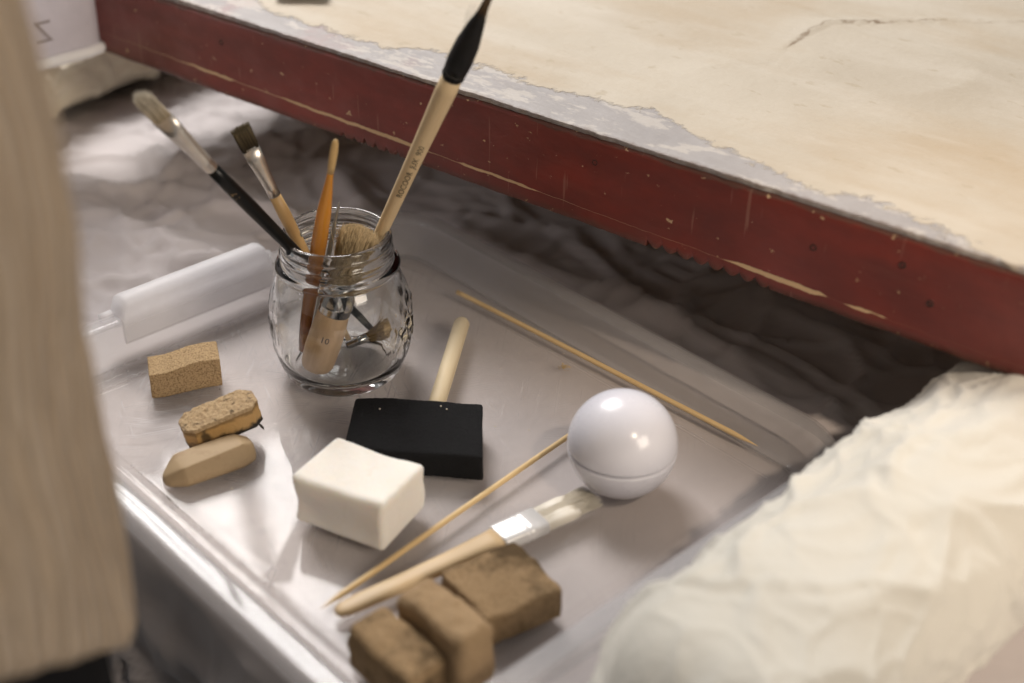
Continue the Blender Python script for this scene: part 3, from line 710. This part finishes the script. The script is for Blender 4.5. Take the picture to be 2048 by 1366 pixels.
# lilac ball
ball = thing('ball_container', 'glossy pale lilac round ball container with a seam round its middle', 'ball', (.0500, .5105, TF))
rb = .0247; zc = rb*0.965
def bprof(a0, a1, n=30): return [(rb*math.cos(a0 + (a1-a0)*i/n), zc + rb*math.sin(a0 + (a1-a0)*i/n)) for i in range(n + 1)]
obj('cup', lathe([(0, .0004), (.0058, 0.0), (.0063, .0001)] + bprof(R(-74), R(-3.8)) + [(rb*.985, zc - rb*.054), (rb*.955, zc - rb*.048)], 96), MAT_BALL, ball)
obj('lid', lathe([(rb*.955, zc - rb*.014), (rb*.992, zc - rb*.006)] + bprof(R(0.2), R(89.6), 44), 96), MAT_BALL, ball)

# skewers
def skewer(a, bpt, label, rad=.0015, seed=0):
    a, bpt = Vector(a), Vector(bpt); L = (bpt - a).length
    t = thing('bamboo_skewer', label, 'skewer', a, frame(bpt - a), 'thin bamboo skewers in the tray')
    rings = []
    for i in range(42):
        s = i/41; z = L*s; e = min(1, (L - z)/.013 + .06); w_ = 1 + .06*noise.noise(Vector((0, 0, z*90 + seed)))
        bx = .0006*math.sin(s*3.1 + seed)
        rings.append([(p[0] + bx, p[1], p[2]) for p in ring(z, rad*e*w_, n=10)])
    obj('shaft', loft(rings), MAT_BAMBOO, t)
    return t
skewer((-.0310, .6770, TF + .0022), (.1170, .5400, TF + .0022), 'bamboo skewer lying along the back right wall of the tray', .00135, 1)
skewer((.0320, .5500, TF + .0016), (-.0760, .4250, TF + .0016), 'bamboo skewer lying between the white foam and the lilac ball', .00130, 4)

# small flat brush lying in the tray
a = Vector((-.0685, .4205, 0)); d = Vector((.0360, .0-.0, 0))
dirv = Vector((.1035, .0755, 0)); ang = math.atan2(dirv.y, dirv.x); LB = dirv.length
fbz = thing('flat_brush', 'small flat brush with white ferrule and pale bristles lying in the tray', 'paintbrush', (a.x, a.y, TF + .0040), ang)
def xr(pts, p=2.6, n=24): return loft([[(x/100, q[0], q[1]) for q in [(c_[0], c_[1]) for c_ in ring(0, ry/100, rz/100, n, p=p)]] for x, ry, rz in pts])
obj('handle', xr([(0, .10, .08), (.12, .28, .16), (.45, .40, .21), (1.3, .44, .23), (3.0, .44, .24), (5.5, .48, .27), (7.5, .60, .31), (8.0, .64, .34)]), wood('flat_handle_wood', (0.56, 0.39, 0.21), (0.68, 0.51, 0.30), 0.5, (14, 260, 260)), fbz)
obj('ferrule', xr([(7.9, .68, .36), (7.95, .70, .38), (9.0, .72, .36), (9.05, .75, .38), (9.15, .72, .36), (9.3, .72, .36), (9.35, .75, .38), (9.45, .72, .36), (10.15, .74, .34)], 4), MAT_WHITEMETAL, fbz)
hv, hf = hairs(700, .100, .1315, (.0068, .0032), (.0074, .0030), .00017, .10, .0005, 0, 0, 9)
cv, cf = loft(prof_rings([(10.0, .68, .28), (11.5, .74, .28), (11.9, .72, .20)], p=4))
V7, F7 = join((hv, hf), (cv, cf)); V7 = [(z, x, y) for x, y, z in V7]
m = M('pale_bristle'); m.set(col=m.mix(m.noise(1.0, 3, vec=m.map((8, 500, 500))), (0.72, 0.66, 0.54), (0.86, 0.82, 0.74)), rough=0.5)
obj('bristles', (V7, F7), m.m, fbz)

# three brown rubber sponges at the front
def dbl(seed, taper=0.0, hump=0.0):
    def f(q):
        s = Vector((seed*3.1, seed*1.7, 0))
        n = noise.noise(q*55 + s)*0.0012 + noise.noise(q*190 + s)*0.0006 + noise.noise(q*520 + s)*0.00025
        return (q.x + n, q.y + n*.8, max(0, q.z*(1 + taper*q.x/.02) + (n + hump*math.cos(q.x*70)*math.cos(q.y*70))*(q.z/.02)))
    return f
G2 = 'brown sponge pieces at the front of the tray'
o = obj('rubber_sponge', rblock(.0365, .0355, .0150, .0016, (40, 40, 20), dbl(1, 0, .0008)), MAT_BLOCK, None, True, (-.0025, .4300, TF), (0, 0, R(33)))
tag(o, 'square dark-stained brown sponge nearest the flat brush ferrule', 'sponge', G2)
o = obj('rubber_sponge', rblock(.0390, .0185, .0285, .0040, (40, 24, 28), dbl(2, 0, .0012)), MAT_BLOCK2, None, True, (-.0235, .3975, TF), (0, 0, R(-46)))
tag(o, 'tall lighter brown sponge in the middle of the three front sponges', 'sponge', G2)
o = obj('rubber_sponge', rblock(.0380, .0195, .0215, .0030, (40, 24, 24), dbl(3, 0, .0006)), MAT_BLOCK, None, True, (-.0420, .3880, TF), (0, R(3), R(-46)))
tag(o, 'brown sponge with a sooty top closest to the tray front rim', 'sponge', G2)

# crumbs and dust on the tray floor
def crumbs(name, n, spots, smin, smax, mat, label, seed):
    rng = random.Random(seed); P = []
    for _ in range(n):
        cx, cy_, sp = rng.choice(spots); x, y = rng.gauss(cx, sp), rng.gauss(cy_, sp)
        s = rng.uniform(smin, smax)*(1 if rng.random() < .85 else 1.8)
        v = [(x + s*rng.uniform(-1, 1), y + s*rng.uniform(-1, 1), TF - .0004 + s*rng.uniform(0.1, 1.1)) for _ in range(4)]
        P.append((v, [(0, 1, 2), (0, 2, 3), (0, 3, 1), (1, 3, 2)]))
    o = obj(name, join(*P), mat, None, False)
    tag(o, label, 'crumbs', kind='stuff')
crumbs('eraser_crumbs', 150, [(-.121, .517, .010), (-.126, .510, .009), (.02, .60, .02), (-.10, .50, .02), (.015, .565, .014), (0, .53, .05), (.01, .625, .02)], .00018, .0005, MAT_CRUMB, 'pale eraser crumbs scattered over the tray floor', 11)
crumbs('dark_specks', 26, [(.02, .565, .02), (-.03, .57, .05), (.03, .60, .03), (-.17, .57, .02)], .0002, .0004, MAT_DARKSPECK, 'tiny dark specks of dirt on the tray floor', 12)
crumbs('ochre_dust', 120, [(.0270, .6075, .0014)], .0002, .0005, MAT_GOLD, 'little patch of ochre dust near the back skewer', 13)

# ------------------------------------------------------------------ painted panel on bolsters
PA = (-.2568, .8371, .080); PANG = math.atan2(-.5998, .8002)
panel = thing('painted_panel', 'large cream topped panel with worn red sides resting on cloth bolsters', 'panel', PA, PANG)
X0, X1, PD, PH = -.030, .760, .56, .0470
def notch(x):
    z = 0.0005*noise.noise(Vector((x*60, 0, 0))) + 0.0003*noise.noise(Vector((x*300, 0, 0)))
    if .199 < x < .262:
        t = ((x - .199)/.0078) % 1; z += (.0030 + .0018*noise.noise(Vector((math.floor((x - .199)/.0078)*1.7, 0, 0))))*max(0, 1 - abs(t - .5)/.26)
    if .400 < x < .466:
        t = ((x - .400)/.0083) % 1; z += (.0036 + .0024*noise.noise(Vector((math.floor((x - .400)/.0083 + .5)*1.3, 5, 0))))*(1 - abs(math.sin(math.pi*t)))**1.15
    return z
def rail():
    xs = []; x = X0
    while x < X1:
        xs.append(x); x += .0005 if (.195 < x < .27 or .395 < x < .47) else .003
    xs.append(X1); rows = []
    for x in xs:
        wv = .0005*noise.noise(Vector((x*14, 3, 0))); zb = notch(x); e = .0006*noise.noise(Vector((x*150, 8, 0)))
        sec = [(0.018, zb), (.0012 + wv, zb), (wv + .0003, zb + .0008), (wv, zb + .004)]
        sec += [(wv + .0003*noise.noise(Vector((x*40, k*.9, 1))), .006 + (PH - .0085)*k/8) for k in range(9)]
        sec += [(wv + .0004 + abs(e)*.5, PH - .0010 + e*.5), (wv + .0016, PH), (.018, PH)]
        rows.append([(x, y, z) for y, z in sec])
    return loft(rows)
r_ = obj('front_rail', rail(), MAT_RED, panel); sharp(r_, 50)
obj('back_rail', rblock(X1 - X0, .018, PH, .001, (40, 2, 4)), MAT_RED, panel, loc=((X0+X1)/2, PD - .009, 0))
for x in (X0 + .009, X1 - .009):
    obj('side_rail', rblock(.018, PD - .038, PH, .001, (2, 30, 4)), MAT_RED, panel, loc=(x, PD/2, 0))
def board():
    nx, ny = 420, 150; V = []; F = []
    for jx in range(ny + 1):
        t = jx/ny; yb = PD*(t**1.7)
        for i in range(nx + 1):
            x = X0 + (X1 - X0)*i/nx
            rag = .0010 + .0009*noise.noise(Vector((x*120, 1, 0))) + .0005*noise.noise(Vector((x*500, 2, 0)))
            y = rag + yb*(PD - rag)/PD
            z = .0500 + .0007*noise.noise(Vector((x*7, y*7, 0))) + .0004*noise.noise(Vector((x*22, y*22, 4)))
            # shallow cockling of the surface, stronger away from the edge
            z += .0040*smooth(.06, .2, y)*max(0, ridge((x*3.2 + 0.4*noise.noise(Vector((x*9, y*9, 1))), y*9.0, 2.5)))**3
            # one lifted crack
            if .13 < y < .30:
                k = math.sin((y - .13)/.17*math.pi); dd = x - (.386 + .05*((y - .16)/.09)**2)
                z += k*.0024*math.exp(-(dd/.010)**2)*(1 if dd < 0 else .3)
            z -= .0006*math.exp(-(y/.003)**2)
            V.append((x, y, z))
    for jx in range(ny):
        for i in range(nx):
            a = jx*(nx+1) + i; F.append((a, a+1, a+nx+2, a+nx+1))
    # skirt down to the rails
    n0 = len(V)
    for i in range(nx + 1): V.append((V[i][0], V[i][1] + .0002, PH + .0001))
    for i in range(nx): F.append((i+1, i, n0+i, n0+i+1))
    return V, F
obj('painted_board', board(), MAT_CREAM, panel)
def nail(x, z, r=.0016):
    o = obj('nail_hole', lathe([(0, .0001), (r*.5, .0001), (r*.75, .0004), (r, .0006), (r*1.15, .0002), (r*1.2, -.0008)], 16), MAT_HOLE, panel, loc=(x, .0005 - .0003, z), rot=(R(90), 0, 0))
for x, z in ((.1112, .0325), (.4844, .0287), (.5250, .0343), (.5397, .0210), (.3684, .0347)): nail(x, z, .0014)
pk = obj('underside', rblock(X1 - X0 - .037, PD - .037, .004, .0005, (6, 6, 2)), plain('bare_board', (.25, .17, .1), .8), panel, loc=((X0+X1)/2, PD/2, PH - .0062))

# ------------------------------------------------------------------ bolsters
def bolster(L, wx, hz, seed, end0=.05, end1=.05, amp=1.0, ncs=150, nl=220, pw=2.5, lean=0.0, taper=0.0):
    rings = []
    for i in range(nl + 1):
        t = i/nl; s = t*L
        e = 1.0
        if s < end0: e = math.sqrt(max(0, 1 - (1 - s/end0)**2.4))
        if L - s < end1: e = min(e, math.sqrt(max(0, 1 - (1 - (L-s)/end1)**2.4)))
        e = max(e, .02); tp = 1 - taper*(1 - smooth(.03, .2, s))
        row = []
        for k in range(ncs):
            a = 2*math.pi*k/ncs; c_, s_ = math.cos(a), math.sin(a)
            x = wx*math.copysign(abs(c_)**(2/pw), c_); z = hz*math.copysign(abs(s_)**(2/pw), s_)
            p = Vector((x*11 + seed, s*11, z*11))
            wv = noise.noise(p*1.3)
            w1 = max(0, ridge((p.x*1.5 + wv, p.y*1.1 + p.z*1.2, p.z + wv)))**2.5
            w2 = max(0, ridge((p.x*2.6 + 7 + p.y*1.5, p.y*2.8 - p.x*1.6 + wv*1.5, p.z*2.6)))**3.5
            w3 = max(0, ridge((p.x*5 + wv*2, p.y*4 + p.x*3, p.z*5)))**7
            q_ = Vector((p.x*1.9 + wv*.6, p.y*1.7 - p.x*.5, p.z*1.9))
            q_ = q_ + Vector((noise.noise(p*2.2), noise.noise(p*2.2 + Vector((5, 0, 0))), 0))*.35
            cr1 = crumple(q_, .09)*(.5 + .5*noise.noise(p*.9)); cr2 = crumple(q_*2.3 + Vector((3, wv, 1)), .09)*(.5 + .6*noise.noise(p*1.1 + Vector((0, 4, 0))))
            d = amp*(.0060*w1 + .0075*cr1 + .0042*cr2 + .005*wv - .004)
            top = 1 if s_ > -0.6 else .15
            g = 1 + d*top/((wx + hz)/2)
            row.append((x*e*g + lean*(z + hz), s, tp*(hz + z*(0.55 + .45*e)*(g if s_ > -.3 else 1)*e - hz*(1 - e)*0.55)))
        m_ = min(p[2] for p in row)
        row = [(x, y, max(z, -.0)) for x, y, z in row]
        rings.append(row)
    return loft(rings)
bp = uv(-.2015, .258, 0)
o = obj('cloth_bolster', bolster(.33, .0470, .0405, 3.0, .040, .05, .7, taper=.16), MAT_MUSLIN, None, True, bp, (0, 0, R(-46.5)))
tag(o, 'bright cream wrinkled cloth bolster in front of the tray corner', 'bolster', 'cloth bolsters holding up the panel')
dl = Vector((.555, .832)); cxl, cyl = -.377 + .004, .932 - .003
st = (cxl - dl.x*.26, cyl - dl.y*.26, 0)
o = obj('cloth_bolster', bolster(.62, .082, .0400, 11.0, .05, .05, 1.2), MAT_MUSLIN2, None, True, st, (0, 0, math.atan2(dl.y, dl.x) - R(90)))
tag(o, 'beige cloth bolster behind the sweater under the white plastic box', 'bolster', 'cloth bolsters holding up the panel')

# ------------------------------------------------------------------ white plastic box on the far bolster
bw, bd, bh = .24, .075, .17
box = thing('plastic_box', 'white translucent plastic box with a dark letter, top left corner', 'box', uv(-.7800, .3910, .0805), TH)
def boxshell():
    rings = []
    for z, g in ((0, -.004), (.0015, -.001), (.004, 0), (bh*.5, .001), (bh, .002)):
        r = .009; out = []
        for cx, cyy, a0 in ((-r, -r, 0), (-bd + r, -r, 90), (-bd + r, -bw + r, 180), (-r, -bw + r, 270)):
            for i in range(9):
                a = R(a0 + 90*i/8); out.append((cx + (r+g)*math.cos(a), cyy + (r+g)*math.sin(a), z))
        rings.append(out)
    return loft(rings, True, False)
bs = obj('shell', boxshell(), MAT_BOX, box); md = bs.modifiers.new('t', 'SOLIDIFY'); md.thickness = .002; md.offset = -1
lp = [(.0016, -.012, .0035), (.0016, -.06, .0035), (.0016, -.14, .0035), (.0016, -bw + .012, .0035)]
obj('base_lip', tube([(-.004, -.001, .0035), (-.0005, -.004, .0035)] + lp, .0034, 12), plain('white_lip', (.95, .94, .93), .3, .02), box)  # extra white lip paints in a reflected window highlight
tv, tf = text_vf('Z', .022)
tv = [(.0026, -.0400 - x*.85, .0225 + y*.85) for x, y, z in tv]
obj('lettering', (tv, tf), plain('faded_print', (.36, .32, .32), .8), bs, False)
tv, tf = text_vf('/', .016)
tv = [(.0026, -.0520 - x, .020 + y) for x, y, z in tv]
obj('lettering', (tv, tf), plain('pale_print', (.36, .36, .26), .8), bs, False)

# ------------------------------------------------------------------ charcoal rag with navy trim on the panel
def rag():
    V, F = [], []; n = 44
    for i in range(n + 1):
        for jx in range(n + 1):
            x = .14*i/n; y = .12*jx/n
            z = .131 + .0028 + .006*max(0, ridge((x*18, y*18, 1)))**2 + .004*noise.noise(Vector((x*25, y*25, 5)))
            e = min(i, n-i, jx, n-jx)/n; z = .1325 + (z - .1325)*min(1, e*9)
            V.append((x + .006*noise.noise(Vector((0, y*40, 1))), y + .006*noise.noise(Vector((x*40, 0, 2))), z))
    for i in range(n):
        for jx in range(n): a = i*(n+1) + jx; F.append((a, a+1, a+n+2, a+n+1))
    return V, F
rg = thing('folded_rag', 'charcoal rag with a navy corner lying on the panel at the top edge', 'rag', (-.202, .7965, 0), R(6))
o = obj('cloth', rag(), MAT_RAG, rg); md = o.modifiers.new('t', 'SOLIDIFY'); md.thickness = .001
obj('trim', rblock(.030, .05, .006, .0025, (10, 14, 6), lambda q: (q.x, q.y, q.z + .0008*noise.noise(q*90))), MAT_BLUE, rg, loc=(.078, .012, .1335), rot=(0, 0, R(-4)))

# ------------------------------------------------------------------ person at the table edge
PX, PY = -.33, .31
person = thing('person', 'person in a cream ribbed knit sweater and black trousers at the left', 'person', (PX, PY, -.80))
tab = [(.078, .2135), (.081, .2150), (.086, .2156), (.110, .2156), (.140, .2144), (.170, .2134), (.200, .2142), (.230, .2169), (.245, .2166), (.260, .2161), (.290, .2148), (.32, .214), (.40, .213), (.47, .215), (.52, .205), (.56, .165), (.59, .10), (.60, .066), (.64, .060)]
HEM = [(-180, .075), (-120, .085), (-90, .107), (-60, .136), (-40, .139), (-30, .134), (-20, .125), (-10, .113), (0, .097), (10, .080), (20, .066), (40, .060), (90, .065), (180, .075)]
def hemz(d):
    for (a0, h0), (a1, h1) in zip(HEM, HEM[1:]):
        if a0 <= d <= a1: return h0 + (h1 - h0)*(d - a0)/(a1 - a0)
    return .075
def sweater():
    rings = []; zs = []
    z = .078
    while z < .64:
        zs.append(z); z += .004
    for z in zs:
        i = max(k for k in range(len(tab)) if tab[k][0] <= z); i = min(i, len(tab)-2)
        t = (z - tab[i][0])/(tab[i+1][0] - tab[i][0]); rx = tab[i][1] + (tab[i+1][1] - tab[i][1])*t
        ry = .115*min(1, rx/.19)
        row = []; n = 420
        for k in range(n):
            a = 2*math.pi*k/n
            rib = .0005*math.sin(a*74 + 2.5*noise.noise(Vector((a*2, z*6, 0))) + z*14*(1 if z > .2 else .35))
            lump = .0045*noise.noise(Vector((math.cos(a)*3, math.sin(a)*3, z*10))) + .005*noise.noise(Vector((a*7 + z*5, z*4, 3))) + .0009*noise.noise(Vector((math.cos(a)*14, math.sin(a)*14, z*60)))
            g = rib + lump
            hem = hemz((math.degrees(a) + 180) % 360 - 180)
            hem = (hem - .078)*max(0, 1 - (z - .078)/.10)
            row.append(((rx + g)*math.cos(a), (ry + g)*math.sin(a), z + .80 + hem))
        rings.append(row)
    return loft(rings, False, True)
obj('sweater', sweater(), MAT_KNIT, person)
def trousers():
    hip = [[(p[0], p[1], z) for p in ring(0, rx, ry, 64)] for z, rx, ry in ((.98, .185, .095), (.92, .205, .106), (.86, .206, .108), (.78, .203, .108), (.70, .195, .110))]
    P = [loft(hip)]
    for s in (-1, 1):
        P.append(loft([[(p[0] + s*.092*(1 - .1*(.74 - z)), p[1], z) for p in ring(0, r, r*1.08, 40)] for z, r in ((.76, .088), (.6, .085), (.42, .068), (.22, .06), (.0, .058))]))
    return join(*P)
obj('trousers', trousers(), MAT_TROUSER, person)
